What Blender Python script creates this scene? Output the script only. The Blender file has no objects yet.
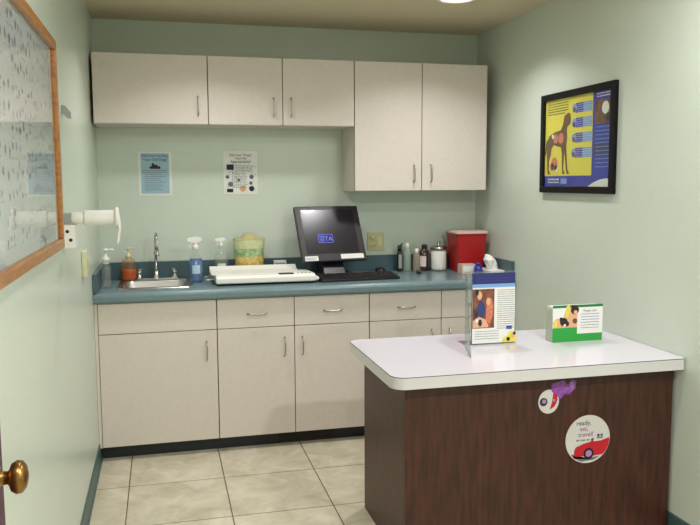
import bpy, bmesh, math, random
from mathutils import Vector, Matrix
R = math.radians
C = bpy.context.scene.collection
W, H, FRONT = 2.418, 2.456, -5.5      # room width, ceiling height, wall behind the camera
ZC = 0.922                            # worktop height
ZI = 0.781                            # island top height

# ------------------------------------------------------------------ materials
def lin(c):
    c /= 255.0
    return c / 12.92 if c <= 0.04045 else ((c + 0.055) / 1.055) ** 2.4
def col(r, g, b): return (lin(r), lin(g), lin(b), 1.0)

def mat(name, rgb, rough=0.5, metal=0.0, var=0.0, scale=20.0, bump=0.0, bscale=200.0, stretch=(1, 1, 1),
        coat=0.0, emit=None, estr=0.0, spec=0.5, rgb2=None):
    m = bpy.data.materials.new(name); m.use_nodes = True
    nt = m.node_tree; n = nt.nodes; l = nt.links
    p = n['Principled BSDF']
    p.inputs['Base Color'].default_value = col(*rgb)
    p.inputs['Roughness'].default_value = rough
    p.inputs['Metallic'].default_value = metal
    p.inputs['Specular IOR Level'].default_value = spec
    p.inputs['Coat Weight'].default_value = coat
    tc = n.new('ShaderNodeTexCoord'); mp = n.new('ShaderNodeMapping')
    mp.inputs['Scale'].default_value = stretch
    l.new(tc.outputs['Object'], mp.inputs['Vector'])
    if var > 0 or rgb2:
        nz = n.new('ShaderNodeTexNoise'); nz.inputs['Scale'].default_value = scale
        nz.inputs['Detail'].default_value = 6
        l.new(mp.outputs['Vector'], nz.inputs['Vector'])
        rp = n.new('ShaderNodeValToRGB')
        rp.color_ramp.elements[0].position = 0.3; rp.color_ramp.elements[1].position = 0.7
        a = col(*rgb)
        b2 = col(*rgb2) if rgb2 else tuple(min(1, a[i] * (1 + var)) for i in range(3)) + (1,)
        a2 = a if rgb2 else tuple(a[i] * (1 - var) for i in range(3)) + (1,)
        rp.color_ramp.elements[0].color = a2; rp.color_ramp.elements[1].color = b2
        l.new(nz.outputs['Fac'], rp.inputs['Fac']); l.new(rp.outputs['Color'], p.inputs['Base Color'])
    if bump > 0:
        nb = n.new('ShaderNodeTexNoise'); nb.inputs['Scale'].default_value = bscale
        nb.inputs['Detail'].default_value = 3
        l.new(tc.outputs['Object'], nb.inputs['Vector'])
        bp = n.new('ShaderNodeBump'); bp.inputs['Strength'].default_value = bump
        bp.inputs['Distance'].default_value = 0.004
        l.new(nb.outputs['Fac'], bp.inputs['Height']); l.new(bp.outputs['Normal'], p.inputs['Normal'])
    if emit:
        p.inputs['Emission Color'].default_value = col(*emit)
        p.inputs['Emission Strength'].default_value = estr
    return m

def clear(name, tint=(240, 245, 240), rough=0.03, haze=0.0, hazecol=(230, 235, 228), ior=1.45):
    """thin clear plastic or glass: transparent with a Fresnel reflection and some milkiness"""
    m = bpy.data.materials.new(name); m.use_nodes = True
    nt = m.node_tree; n = nt.nodes; l = nt.links
    n.remove(n['Principled BSDF']); out = n['Material Output']
    t = n.new('ShaderNodeBsdfTransparent'); t.inputs['Color'].default_value = col(*tint)
    g = n.new('ShaderNodeBsdfGlossy'); g.inputs['Roughness'].default_value = rough
    fr = n.new('ShaderNodeFresnel'); fr.inputs['IOR'].default_value = ior
    geo = n.new('ShaderNodeNewGeometry'); ma = n.new('ShaderNodeMapRange')
    ma.inputs['To Min'].default_value = ior; ma.inputs['To Max'].default_value = 1 / ior
    l.new(geo.outputs['Backfacing'], ma.inputs['Value']); l.new(ma.outputs[0], fr.inputs['IOR'])
    mx = n.new('ShaderNodeMixShader')
    last = t
    if haze > 0:
        d = n.new('ShaderNodeBsdfDiffuse'); d.inputs['Color'].default_value = col(*hazecol)
        h = n.new('ShaderNodeMixShader'); h.inputs[0].default_value = haze
        l.new(t.outputs[0], h.inputs[1]); l.new(d.outputs[0], h.inputs[2]); last = h
    l.new(fr.outputs[0], mx.inputs[0]); l.new(last.outputs[0], mx.inputs[1]); l.new(g.outputs[0], mx.inputs[2])
    l.new(mx.outputs[0], out.inputs['Surface'])
    return m

M = {}
M['wall'] = mat('mint_wall_paint', (205, 215, 201), 0.28, bump=0.25, bscale=90, var=0.012, scale=3)
M['ceiling'] = mat('ceiling_paint', (208, 196, 168), 0.9, bump=0.3, bscale=120)
M['cab'] = mat('off_white_laminate', (216, 207, 196), 0.45, var=0.03, scale=60, stretch=(1, 1, 1))
M['edge'] = mat('gap_shade_edge', (62, 52, 40), 0.8)  # shade of the front gaps put into the colour
M['base'] = mat('teal_vinyl_base', (66, 92, 92), 0.45, var=0.05)
M['kick'] = mat('dark_vinyl_kick', (26, 36, 42), 0.5)
M['top'] = mat('teal_laminate_worktop', (96, 119, 123), 0.25, rgb2=(120, 142, 145), scale=180)
M['splash'] = mat('slate_teal_splash', (58, 82, 90), 0.35, rgb2=(76, 100, 106), scale=180)
M['steel'] = mat('brushed_steel', (190, 190, 188), 0.22, 1.0)
M['chrome'] = mat('chrome', (215, 215, 215), 0.12, 1.0)
M['nickel'] = mat('satin_nickel', (190, 187, 178), 0.3, 1.0)
M['white'] = mat('white_plastic', (232, 230, 222), 0.4)
M['paper'] = mat('white_paper', (232, 232, 226), 0.8)
M['cream'] = mat('cream_plastic', (214, 208, 160), 0.45)
M['palecream'] = mat('pale_cream_plastic', (216, 216, 180), 0.45)
M['ivory'] = mat('ivory_plate', (196, 196, 146), 0.45)
M['black'] = mat('black_plastic', (22, 20, 24), 0.35)
M['screen'] = mat('dark_screen', (34, 28, 38), 0.22, coat=0.3)
M['bezel'] = mat('charcoal_bezel', (40, 33, 38), 0.4)
M['grey'] = mat('grey_plastic', (150, 152, 150), 0.45)
M['red'] = mat('red_plastic', (168, 22, 24), 0.32)
M['lidtr'] = mat('pale_pink_lid', (222, 190, 180), 0.35)
M['islandtop'] = mat('white_laminate_top', (222, 217, 226), 0.2, coat=0.2)
M['islandedge'] = mat('white_laminate_edge', (208, 206, 204), 0.35)
M['seam'] = mat('dark_seam', (40, 36, 40), 0.5)
M['wood'] = mat('walnut_laminate', (46, 20, 12), 0.42, rgb2=(78, 38, 24), scale=9, stretch=(6, 6, 0.7), bump=0.03)
M['oak'] = mat('orange_oak', (146, 92, 44), 0.3, rgb2=(184, 126, 66), scale=10, stretch=(8, 1, 8))
M['doorwood'] = mat('dark_plum_door', (78, 46, 60), 0.5, var=0.1, scale=8, stretch=(5, 5, 0.6))
M['brass'] = mat('aged_brass', (150, 112, 62), 0.32, 1.0, var=0.12, scale=25)
M['blackframe'] = mat('black_frame', (14, 11, 14), 0.5, spec=0.2)
M['lampglass'] = mat('lamp_diffuser', (255, 250, 235), 0.5, emit=(255, 246, 225), estr=4)
M['cottonwhite'] = mat('cotton_white', (236, 230, 226), 0.9, bump=0.8, bscale=60)
M['tissue'] = mat('tissue', (236, 236, 232), 0.95)
M['brown'] = mat('brown_bottle', (48, 24, 18), 0.15, coat=0.5)
M['pinklabel'] = mat('pale_label', (214, 196, 190), 0.6)
M['pane'] = clear('picture_glass', (250, 252, 250), 0.03, ior=1.3)
M['glass'] = clear('clear_glass', (250, 252, 250), 0.02)
M['plastic'] = clear('clear_plastic', (246, 248, 246), 0.06, 0.12, (226, 230, 222))
M['acrylic'] = clear('acrylic', (238, 242, 240), 0.03, 0.06)
M['milky'] = clear('milky_plastic', (235, 240, 228), 0.1, 0.45, (225, 232, 215))
M['greenclear'] = clear('green_clear_plastic', (236, 246, 236), 0.06, 0.32, (206, 220, 204))
M['pinkclear'] = clear('pink_clear_plastic', (226, 212, 196), 0.08, 0.4, (206, 190, 172))
M['amberclear'] = clear('amber_clear_plastic', (250, 236, 216), 0.05, 0.12, (214, 160, 110))
M['orange'] = mat('orange_soap', (198, 84, 34), 0.25)
M['blueliq'] = mat('blue_liquid', (8, 88, 158), 0.25)
M['ink'] = mat('grey_ink', (110, 112, 120), 0.8)
M['inkpale'] = mat('pale_grey_ink', (158, 158, 170), 0.8)
M['inkviolet'] = mat('pale_violet_ink', (142, 130, 184), 0.8)
M['inkdk'] = mat('dark_ink', (40, 42, 54), 0.8)
M['inkpurple'] = mat('purple_ink', (96, 82, 156), 0.8)
M['inkgreen'] = mat('green_ink', (90, 128, 104), 0.8)
M['bluesheet'] = mat('pale_blue_sheet', (158, 190, 204), 0.7, var=0.03, scale=15)
M['navy'] = mat('navy_print', (36, 40, 104), 0.5)
M['navyink'] = mat('navy_ink', (34, 52, 118), 0.7)
M['headblue'] = mat('header_ink', (62, 66, 132), 0.6)
M['midblue'] = mat('mid_blue_print', (26, 42, 168), 0.5)
M['skyblue'] = mat('sky_blue_print', (120, 160, 214), 0.5)
M['yellow'] = mat('yellow_print', (230, 214, 70), 0.5)
M['dogbrown'] = mat('dog_brown_print', (104, 72, 38), 0.6, var=0.2, scale=60)
M['organ'] = mat('pink_print', (206, 120, 92), 0.6, var=0.2, scale=80)
M['skin'] = mat('peach_print', (222, 172, 132), 0.6)
M['photodk'] = mat('dark_photo_print', (62, 36, 30), 0.5, rgb2=(150, 90, 60), scale=35)
M['photobl'] = mat('blue_photo_print', (46, 60, 110), 0.5)
M['posterwhite'] = mat('poster_paper', (226, 224, 228), 0.6, var=0.02, scale=4)
M['green'] = mat('green_print', (42, 160, 62), 0.45)
M['dkgreen'] = mat('dark_green_print', (34, 124, 66), 0.45)
M['stickwhite'] = mat('sticker_white', (208, 206, 202), 0.5)
M['stickred'] = mat('sticker_red', (190, 20, 36), 0.5)
M['magenta'] = mat('magenta_ink', (150, 48, 130), 0.6)
M['purple'] = mat('purple_foil', (110, 52, 140), 0.3, rgb2=(164, 92, 176), scale=60)
M['mauve'] = mat('mauve_print', (170, 130, 178), 0.5)
M['jarcream'] = mat('jar_pale_green', (190, 196, 150), 0.5, var=0.1, scale=60)
M['jargreen'] = mat('jar_green_leaf', (84, 132, 84), 0.6, rgb2=(186, 204, 150), scale=45)
M['jargold'] = mat('jar_gold', (178, 140, 60), 0.5, rgb2=(226, 204, 130), scale=50)
M['jarlid'] = mat('jar_straw_lid', (184, 178, 126), 0.6, var=0.12, scale=80)
M['glow'] = mat('screen_glyph', (90, 110, 230), 0.5, emit=(90, 110, 240), estr=0.3)
M['blueplastic'] = mat('blue_plastic', (44, 48, 146), 0.3)
M['whitelabel'] = mat('light_label', (178, 206, 222), 0.6)
M['vent'] = mat('dark_brown_vent', (48, 30, 30), 0.6)

def floor_mat():
    m = bpy.data.materials.new('beige_stone_tile'); m.use_nodes = True
    nt = m.node_tree; n = nt.nodes; l = nt.links; p = n['Principled BSDF']
    tc = n.new('ShaderNodeTexCoord'); mp = n.new('ShaderNodeMapping')
    mp.inputs['Location'].default_value = (-0.1674, 0.9826, 0)
    l.new(tc.outputs['Object'], mp.inputs['Vector'])
    br = n.new('ShaderNodeTexBrick'); br.offset = 0; br.squash = 1
    for k, v in {'Scale': 1.0, 'Mortar Size': 0.0028, 'Mortar Smooth': 0.1, 'Brick Width': 0.4672, 'Row Height': 0.4672, 'Bias': 0.0}.items():
        br.inputs[k].default_value = v
    br.inputs['Color1'].default_value = (0.9, 0.9, 0.9, 1); br.inputs['Color2'].default_value = (1, 1, 1, 1)
    br.inputs['Mortar'].default_value = (0.16, 0.13, 0.09, 1)
    l.new(mp.outputs[0], br.inputs['Vector'])
    nz = n.new('ShaderNodeTexNoise'); nz.inputs['Scale'].default_value = 7; nz.inputs['Detail'].default_value = 9
    nz.inputs['Roughness'].default_value = 0.65; nz.inputs['Distortion'].default_value = 0.7
    l.new(tc.outputs['Object'], nz.inputs['Vector'])
    rp = n.new('ShaderNodeValToRGB')
    rp.color_ramp.elements[0].position = 0.3; rp.color_ramp.elements[0].color = col(184, 174, 146)
    rp.color_ramp.elements[1].position = 0.68; rp.color_ramp.elements[1].color = col(220, 213, 192)
    l.new(nz.outputs['Fac'], rp.inputs['Fac'])
    mx = n.new('ShaderNodeMix'); mx.data_type = 'RGBA'; mx.blend_type = 'MULTIPLY'; mx.inputs[0].default_value = 1
    l.new(rp.outputs[0], mx.inputs[6]); l.new(br.outputs['Color'], mx.inputs[7])
    l.new(mx.outputs[2], p.inputs['Base Color'])
    p.inputs['Roughness'].default_value = 0.38
    bp = n.new('ShaderNodeBump'); bp.inputs['Strength'].default_value = 0.4; bp.inputs['Distance'].default_value = 0.002
    bp.invert = True
    l.new(br.outputs['Fac'], bp.inputs['Height']); l.new(bp.outputs[0], p.inputs['Normal'])
    return m
M['tile'] = floor_mat()

# ------------------------------------------------------------------ mesh builder
class B:
    def __init__(s, *mats):
        s.bm = bmesh.new(); s.mats = list(mats); s.M = None
    def _fin(s, verts, faces, mi):
        for f in faces: f.material_index = mi
        if s.M is not None:
            for v in verts: v.co = s.M @ v.co
    def box(s, x0, x1, y0, y1, z0, z1, mi=0):
        x0, x1 = sorted((x0, x1)); y0, y1 = sorted((y0, y1)); z0, z1 = sorted((z0, z1))
        v = [s.bm.verts.new(p) for p in ((x0, y0, z0), (x1, y0, z0), (x1, y1, z0), (x0, y1, z0), (x0, y0, z1), (x1, y0, z1), (x1, y1, z1), (x0, y1, z1))]
        f = [s.bm.faces.new([v[i] for i in q]) for q in ((3, 2, 1, 0), (4, 5, 6, 7), (0, 1, 5, 4), (1, 2, 6, 5), (2, 3, 7, 6), (3, 0, 4, 7))]
        s._fin(v, f, mi); return s
    def lathe(s, prof, c=(0, 0, 0), mi=0, n=28, sx=1, sy=1, axis='z', cap=True):
        rings = []; allv = []; fs = []
        for r, z in prof:
            ring = []
            for k in range(n):
                a = 2 * math.pi * k / n
                p = (r * math.cos(a) * sx, r * math.sin(a) * sy, z)
                if axis == 'x': p = (p[2], p[0], p[1])
                if axis == 'y': p = (p[0], -p[2], p[1])
                ring.append(s.bm.verts.new((p[0] + c[0], p[1] + c[1], p[2] + c[2])))
            rings.append(ring); allv += ring
        for a, b in zip(rings, rings[1:]):
            for k in range(n):
                f = s.bm.faces.new((a[k], a[(k + 1) % n], b[(k + 1) % n], b[k])); f.smooth = True; fs.append(f)
        if cap:
            fs.append(s.bm.faces.new(rings[0][::-1])); fs.append(s.bm.faces.new(rings[-1]))
        s._fin(allv, fs, mi); return s
    def tube(s, path, r, mi=0, n=12):
        path = [Vector(p) for p in path]; rings = []; allv = []; fs = []
        rr = r if isinstance(r, (list, tuple)) else [r] * len(path)
        up = Vector((0, 0, 1))
        t0 = (path[1] - path[0]).normalized()
        if abs(t0.dot(up)) > 0.9: up = Vector((1, 0, 0))
        for i, p in enumerate(path):
            t = (path[min(i + 1, len(path) - 1)] - path[max(i - 1, 0)]).normalized()
            a = t.cross(up)
            if a.length < 1e-4: a = t.cross(Vector((0, 1, 0)))
            a.normalize(); b = t.cross(a).normalized(); up = -b if False else a.cross(t)
            ring = [s.bm.verts.new(p + (a * math.cos(2 * math.pi * k / n) + b * math.sin(2 * math.pi * k / n)) * rr[i]) for k in range(n)]
            rings.append(ring); allv += ring
        for a, b in zip(rings, rings[1:]):
            for k in range(n):
                f = s.bm.faces.new((a[k], a[(k + 1) % n], b[(k + 1) % n], b[k])); f.smooth = True; fs.append(f)
        fs.append(s.bm.faces.new(rings[0][::-1])); fs.append(s.bm.faces.new(rings[-1]))
        s._fin(allv, fs, mi); return s
    def prism(s, pts, f0, f1, mi=0):
        """pts 2d, f0/f1 map (u,v)->3d for the two ends"""
        a = [s.bm.verts.new(f0(*p)) for p in pts]; b = [s.bm.verts.new(f1(*p)) for p in pts]; n = len(pts)
        fs = [s.bm.faces.new(a[::-1]), s.bm.faces.new(b)]
        for k in range(n): fs.append(s.bm.faces.new((a[k], a[(k + 1) % n], b[(k + 1) % n], b[k])))
        s._fin(a + b, fs, mi); return s
    def poly(s, pts, f, mi=0):
        v = [s.bm.verts.new(f(*p)) for p in pts]
        s._fin(v, [s.bm.faces.new(v)], mi); return s
    def rect(s, u0, u1, v0, v1, f, mi=0): return s.poly([(u0, v0), (u1, v0), (u1, v1), (u0, v1)], f, mi)
    def disc(s, u, v, r, f, mi=0, n=24, sy=1.0):
        return s.poly([(u + r * math.cos(2 * math.pi * k / n), v + r * sy * math.sin(2 * math.pi * k / n)) for k in range(n)], f, mi)
    def scrib(s, u0, u1, v, h, f, mi=0, rnd=random, dens=0.75, wmin=1.0, wmax=3.5):
        """a line of word-like strokes"""
        u = u0
        while u < u1:
            w = h * rnd.uniform(wmin, wmax); w = min(w, u1 - u)
            if w > h * .3: s.rect(u, u + w * dens, v, v + h * rnd.uniform(.75, 1.0), f, mi)
            u += w
        return s
    def text(s, body, u, v, size, f, mi=0, align='CENTER'):
        cu = bpy.data.curves.new('t', 'FONT'); cu.body = body; cu.offset = size * 0.008; cu.resolution_u = 4; cu.size = size; cu.align_x = align
        o = bpy.data.objects.new('t', cu); C.objects.link(o)
        bpy.context.view_layer.update()
        me = bpy.data.meshes.new_from_object(o)
        vs = [s.bm.verts.new(f(u + q.co.x, v + q.co.y)) for q in me.vertices]
        fs = []
        for p in me.polygons:
            try: fs.append(s.bm.faces.new([vs[i] for i in p.vertices]))
            except ValueError: pass
        s._fin(vs, fs, mi)
        bpy.data.objects.remove(o); bpy.data.curves.remove(cu); bpy.data.meshes.remove(me)
        return s
    def build(s, name, parent=None, bevel=0.0, seg=2, local=False, smooth=False, origin=None):
        me = bpy.data.meshes.new(name)
        bmesh.ops.recalc_face_normals(s.bm, faces=s.bm.faces) if not getattr(s, 'flat', False) else None
        if smooth:
            for f in s.bm.faces: f.smooth = True
        off = Vector((0, 0, 0))
        if parent is not None and not local:
            q = parent
            while q is not None: off += q.location; q = q.parent
        elif parent is None and origin is None:
            xs = [v.co for v in s.bm.verts]
            off = Vector(((min(p.x for p in xs) + max(p.x for p in xs)) / 2, (min(p.y for p in xs) + max(p.y for p in xs)) / 2, min(p.z for p in xs)))
        for v in s.bm.verts: v.co -= off
        s.bm.to_mesh(me); s.bm.free()
        for m in s.mats: me.materials.append(M[m])
        o = bpy.data.objects.new(name, me); C.objects.link(o)
        if parent is not None: o.parent = parent
        elif origin is None: o.location = off
        if bevel:
            bv = o.modifiers.new('bevel', 'BEVEL'); bv.width = bevel; bv.segments = seg; bv.limit_method = 'ANGLE'; bv.angle_limit = R(40)
        return o

def thing(name, label, cat, loc, group=None, rotz=0):
    o = bpy.data.objects.new(name, None); C.objects.link(o); o.location = loc; o.rotation_euler = (0, 0, rotz)
    o.empty_display_size = 0.1
    o['label'] = label; o['category'] = cat
    if group: o['group'] = group
    return o
def tag(o, label, cat, group=None):
    o['label'] = label; o['category'] = cat
    if group: o['group'] = group
    return o
def struct(o): o['kind'] = 'structure'; return o
def rrect(x0, x1, y0, y1, r, n=8, rs=None):
    rs = rs or (r, r, r, r); pts = []
    for (cx, cy, a0), q in zip(((x1, y1, 0), (x0, y1, 90), (x0, y0, 180), (x1, y0, 270)), rs):
        sx = -1 if cx == x1 else 1; sy = -1 if cy == y1 else 1
        if q <= 0: pts.append((cx, cy)); continue
        for k in range(n + 1):
            a = R(a0 + 90 * k / n); pts.append((cx + sx * q + q * math.cos(a), cy + sy * q + q * math.sin(a)))
    return pts

# ------------------------------------------------------------------ the room
T = 0.1
def setting(name, m, *box):
    return struct(B(m).box(*box).build(name, origin=(0, 0, 0)))
setting('floor', 'tile', -T, W + T, FRONT - T, T, -0.08, 0)
setting('ceiling', 'ceiling', -T, W + T, FRONT - T, T, H, H + 0.08)
setting('wall_left', 'wall', -T, 0, FRONT - T, T, 0, H)
setting('wall_right', 'wall', W, W + T, FRONT - T, T, 0, H)
setting('wall_back', 'wall', 0, W, 0, T, 0, H)
setting('wall_front', 'wall', 0, W, FRONT - T, FRONT, 0, H)
def baseboard(name, x, sgn):
    b = B('base')
    pts = [(0, 0), (0.013, 0), (0.009, 0.012), (0.006, 0.02), (0.006, 0.098), (0.003, 0.104), (0, 0.104)]
    b.prism(pts, lambda u, v: (x + sgn * u, FRONT, v), lambda u, v: (x + sgn * u, -0.545, v))
    return struct(b.build(name, origin=(0, 0, 0)))
baseboard('baseboard_left', 0, 1); baseboard('baseboard_right', W, -1)

# open door leaf folded back against the left wall, with a brass knob
door = struct(B('doorwood').box(0.034, 0.07, -4.16, -3.325, 0.012, 2.03).build('door_1', bevel=0.003, origin=(0, 0, 0)))
kb = B('brass')
kb.lathe([(0.006, 0.0), (0.031, 0.0), (0.031, 0.004), (0.026, 0.007), (0.013, 0.009), (0.011, 0.022), (0.014, 0.025), (0.024, 0.029), (0.029, 0.037), (0.0275, 0.046), (0.02, 0.052), (0.008, 0.055)],
         (0.07, -3.40, 0.995), axis='x', n=36)
kb.build('door_knob', door)

# ceiling downlights
def downlight(x, y, label, k=1.0, spread=180):
    t = thing('ceiling_light', label, 'ceiling light', (x, y, H), 'round ceiling lights')
    b = B('white'); b.lathe([(0.085, 0), (0.112, 0), (0.108, -0.012), (0.088, -0.016), (0.085, -0.006)], (x, y, H), cap=False, n=40)
    b.build('trim_ring', t)
    b = B('lampglass'); b.lathe([(0.001, -0.004), (0.086, -0.004), (0.084, -0.007), (0.05, -0.012), (0.001, -0.014)], (x, y, H), cap=False, n=40)
    b.build('diffuser', t)
    l = bpy.data.lights.new('lamp_glow', 'AREA'); l.shape = 'DISK'; l.size = 0.17; l.energy = LE * k; l.color = (0.985, 0.965, 0.985); l.spread = R(spread)
    o = bpy.data.objects.new('lamp_glow', l); C.objects.link(o); o.parent = t; o.location = (0, 0, -0.02)
LE = 15.0
downlight(1.885, -0.965, 'round white ceiling light over the counter, only its glowing edge in view at the top', 0.36, 125)
downlight(0.62, -1.0, 'round white ceiling light over the sink side, above the sink and frame', 0.36, 125)
downlight(1.885, -2.5, 'added unseen round white ceiling light above the island, right of the middle', 0.5)  # middle pair is out of view, added to brighten the lower back wall
downlight(0.62, -2.5, 'added unseen round white ceiling light above the large framed chart, left of the middle', 0.18)  # left one of the added pair, kept weak for the left wall
downlight(1.885, -4.1, 'round white ceiling light at the doorway end, right side', 2.3)
downlight(0.62, -4.1, 'round white ceiling light at the doorway end, left side above the open door', 0.7)

# ------------------------------------------------------------------ cabinets
ZD0, ZDR, ZT = 0.078, 0.697, 0.866    # door bottom, drawer split, top of the fronts
g = 0.0022
def pull(b, x, y, z, vertical, L=0.108):
    """bowed wire pull standing 28 mm off the front"""
    pts = []
    for k in range(9):
        t = k / 8; a = (t - .5) * L
        out = 0.028 * min(1, 1.9 * math.sin(math.pi * min(max(t, 0), 1)) ** 0.5) if 0 < k < 8 else 0
        pts.append((x, y - out, z + a) if vertical else (x + a, y - out, z))
    b.tube(pts, 0.0042, n=10)
def front(t, kind, x0, x1, z0, z1, yf, hx=None, hz=None, vertical=True):
    d = B('cab').box(x0 + g, x1 - g, yf, yf + 0.018, z0 + g, z1 - g).build(kind, t, bevel=0.001, seg=1)
    if hx is not None:
        h = B('nickel'); pull(h, hx, yf, hz, vertical); h.build('handle', d)
    return d
def carcass(t, x0, x1, z0, z1, yf, shelf=True, top=True, name='cabinet_body'):
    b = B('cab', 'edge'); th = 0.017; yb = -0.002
    b.box(x0, x0 + th, yf, yb, z0, z1).box(x1 - th, x1, yf, yb, z0, z1)
    b.box(x0 + th, x1 - th, yf, yb, z0, z0 + th).box(x0 + th, x1 - th, yb - 0.006, yb, z0 + th, z1)
    if top: b.box(x0 + th, x1 - th, yf, yb - 0.006, z1 - th, z1)
    # dark strips on the panel edges, painting shade into the gaps between the fronts
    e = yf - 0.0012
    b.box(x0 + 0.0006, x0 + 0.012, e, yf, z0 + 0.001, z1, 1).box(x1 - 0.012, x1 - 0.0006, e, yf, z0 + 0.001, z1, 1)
    return b
YB = -0.605
def base_unit(x0, x1, splits, label, handles, drawers, last=False):
    xl = 0.001 if x0 < 0.1 else x0
    t = thing('base_cabinet', label, 'cabinet', ((x0 + x1) / 2, -0.3, 0), 'base cabinets under the worktop')
    b = carcass(t, x0, x1, ZD0, ZT, YB + 0.0205, top=False)
    yf = YB + 0.0205; e = yf - 0.0012
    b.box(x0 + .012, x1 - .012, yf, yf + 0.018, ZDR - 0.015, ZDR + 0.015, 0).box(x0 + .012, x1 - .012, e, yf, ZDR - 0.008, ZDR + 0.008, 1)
    b.box(x0 + .017, x1 - .017, yf, yf + 0.018, ZT - 0.03, ZT, 0)
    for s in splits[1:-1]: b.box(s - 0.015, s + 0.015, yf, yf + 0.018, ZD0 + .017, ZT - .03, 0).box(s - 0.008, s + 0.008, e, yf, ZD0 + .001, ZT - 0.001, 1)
    b.build('cabinet_body', t)
    B('kick').box(xl, x1, -0.543, -0.53, 0.0, ZD0).build('toe_kick', t)
    for i, (a, c) in enumerate(zip(splits, splits[1:])):
        front(t, 'door', a, c, ZD0, ZDR, YB, handles[i], 0.581)
        if drawers[i]: front(t, 'drawer', a, c, ZDR, ZT - 0.001, YB, (a + c) / 2 + .005, 0.776, False)
        else: front(t, 'front_panel', a, c, ZDR, ZT - 0.001, YB)
    return t
base_unit(0.018, 0.6405, [0.018, 0.6405], 'off-white base cabinet under the sink with one wide door and blank top panel', [0.583], [False])
base_unit(0.6415, 1.509, [0.6415, 1.0716, 1.509], 'off-white base cabinet below the scale, fully in view with two drawers over two doors', [1.014, 1.116], [True, True])
cr = base_unit(1.510, 2.392, [1.510, 1.9505, 2.392], 'off-white base cabinet behind the island with two drawers over mostly hidden doors', [1.889, 2.0], [True, True])
# round black knob on the door half hidden by the island top
bk = B('black'); bk.lathe([(0.006, 0), (0.009, 0.006), (0.02, 0.01), (0.023, 0.018), (0.019, 0.026), (0.006, 0.029)], (1.718, YB, 0.572), axis='y')
dr = [c for c in cr.children if c.name.startswith('door')][0]
o = bk.build('round_knob', cr); o['label'] = 'black round knob on the door'
# fillers at the side walls
B('cab').box(2.394, W - 0.001, YB + 0.02, -0.56, ZD0, ZT).build('filler_strip', cr)
B('cab').box(0.001, 0.0175, YB + 0.002, -0.56, ZD0, ZT).build('filler_strip', [o for o in C.objects if o.name == 'base_cabinet'][0])
# vent grille in the toe kick
t = thing('floor_vent', 'dark brown vent grille set in the toe kick below the drawers', 'vent', (1.145, -0.545, 0.01))
b = B('vent'); b.box(0.976, 1.314, -0.5475, -0.5435, 0.010, 0.018).box(0.976, 1.314, -0.5475, -0.5435, 0.064, 0.072).box(0.976, 0.986, -0.5475, -0.5435, 0.018, 0.064).box(1.304, 1.314, -0.5475, -0.5435, 0.018, 0.064)
b.build('frame', t)
b = B('vent')
for k in range(5): b.box(0.986, 1.304, -0.547, -0.5445, 0.022 + k * 0.009, 0.026 + k * 0.009)
b.build('louvre', t)

YU = -0.32
def wall_unit(x0, x1, splits, z0, z1, label, handles):
    t = thing('wall_cabinet', label, 'cabinet', ((x0 + x1) / 2, -0.16, z0), 'wall cabinets on the back wall')
    b = carcass(t, x0, x1, z0, z1, YU + 0.0205)
    yf = YU + 0.0205; e = yf - 0.0012
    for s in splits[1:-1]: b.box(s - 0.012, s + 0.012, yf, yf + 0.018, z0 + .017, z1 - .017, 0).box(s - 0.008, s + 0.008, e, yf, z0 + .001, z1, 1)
    b.build('cabinet_body', t)
    for i, (a, c) in enumerate(zip(splits, splits[1:])):
        front(t, 'door', a, c, z0, z1, YU, handles[i], z0 + 0.105)
    return t
ZU = 2.216
wall_unit(0.014, 0.6385, [0.014, 0.6385], 1.829, ZU, 'short off-white wall cabinet with a single wide door above the sink', [0.583])
wall_unit(0.6395, 1.4975, [0.6395, 1.0675, 1.4975], 1.829, ZU, 'short off-white wall cabinet with two doors above the scale', [1.013, 1.117])
wall_unit(1.4985, 2.352, [1.4985, 1.9235, 2.352], 1.4448, ZU, 'tall off-white wall cabinet with two doors above the monitor and bottles', [1.872, 1.982])

# ------------------------------------------------------------------ worktop with sink cut-out
wt = thing('worktop', 'teal laminate worktop with rolled front edge along the back wall', 'worktop', (W / 2, -0.31, 0.868))
def wprof(y0=-0.632, y1=-0.001):
    return [(y1, 0.868), (y1, ZC), (y0 + 0.02, ZC), (y0 + 0.011, ZC - 0.0025), (y0 + 0.004, ZC - 0.009), (y0, ZC - 0.02), (y0, 0.879), (y0 + 0.004, 0.870), (y0 + 0.01, 0.868)]
SX0, SX1, SY0, SY1 = 0.135, 0.505, -0.46, -0.135     # sink hole
b = B('top')
E_ = lambda x: (lambda u, v: (x, u, v))
b.prism(wprof(), E_(0.002), E_(SX0)); b.prism(wprof(), E_(SX1), E_(W - 0.002))
b.prism(wprof(y1=SY0), E_(SX0), E_(SX1)); b.box(SX0, SX1, SY1, -0.001, 0.868, ZC)
b.build('countertop', wt)
B('splash').box(0.022, W - 0.022, -0.02, -0.001, ZC + .0005, 1.024).build('backsplash', wt, bevel=0.003)
B('splash').box(0.001, 0.021, -0.628, -0.001, ZC + .0005, 1.024).build('side_splash', wt, bevel=0.003)
B('splash').box(W - 0.021, W - 0.001, -0.605, -0.001, ZC + .0005, 1.020).build('side_splash', wt, bevel=0.003)

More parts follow.
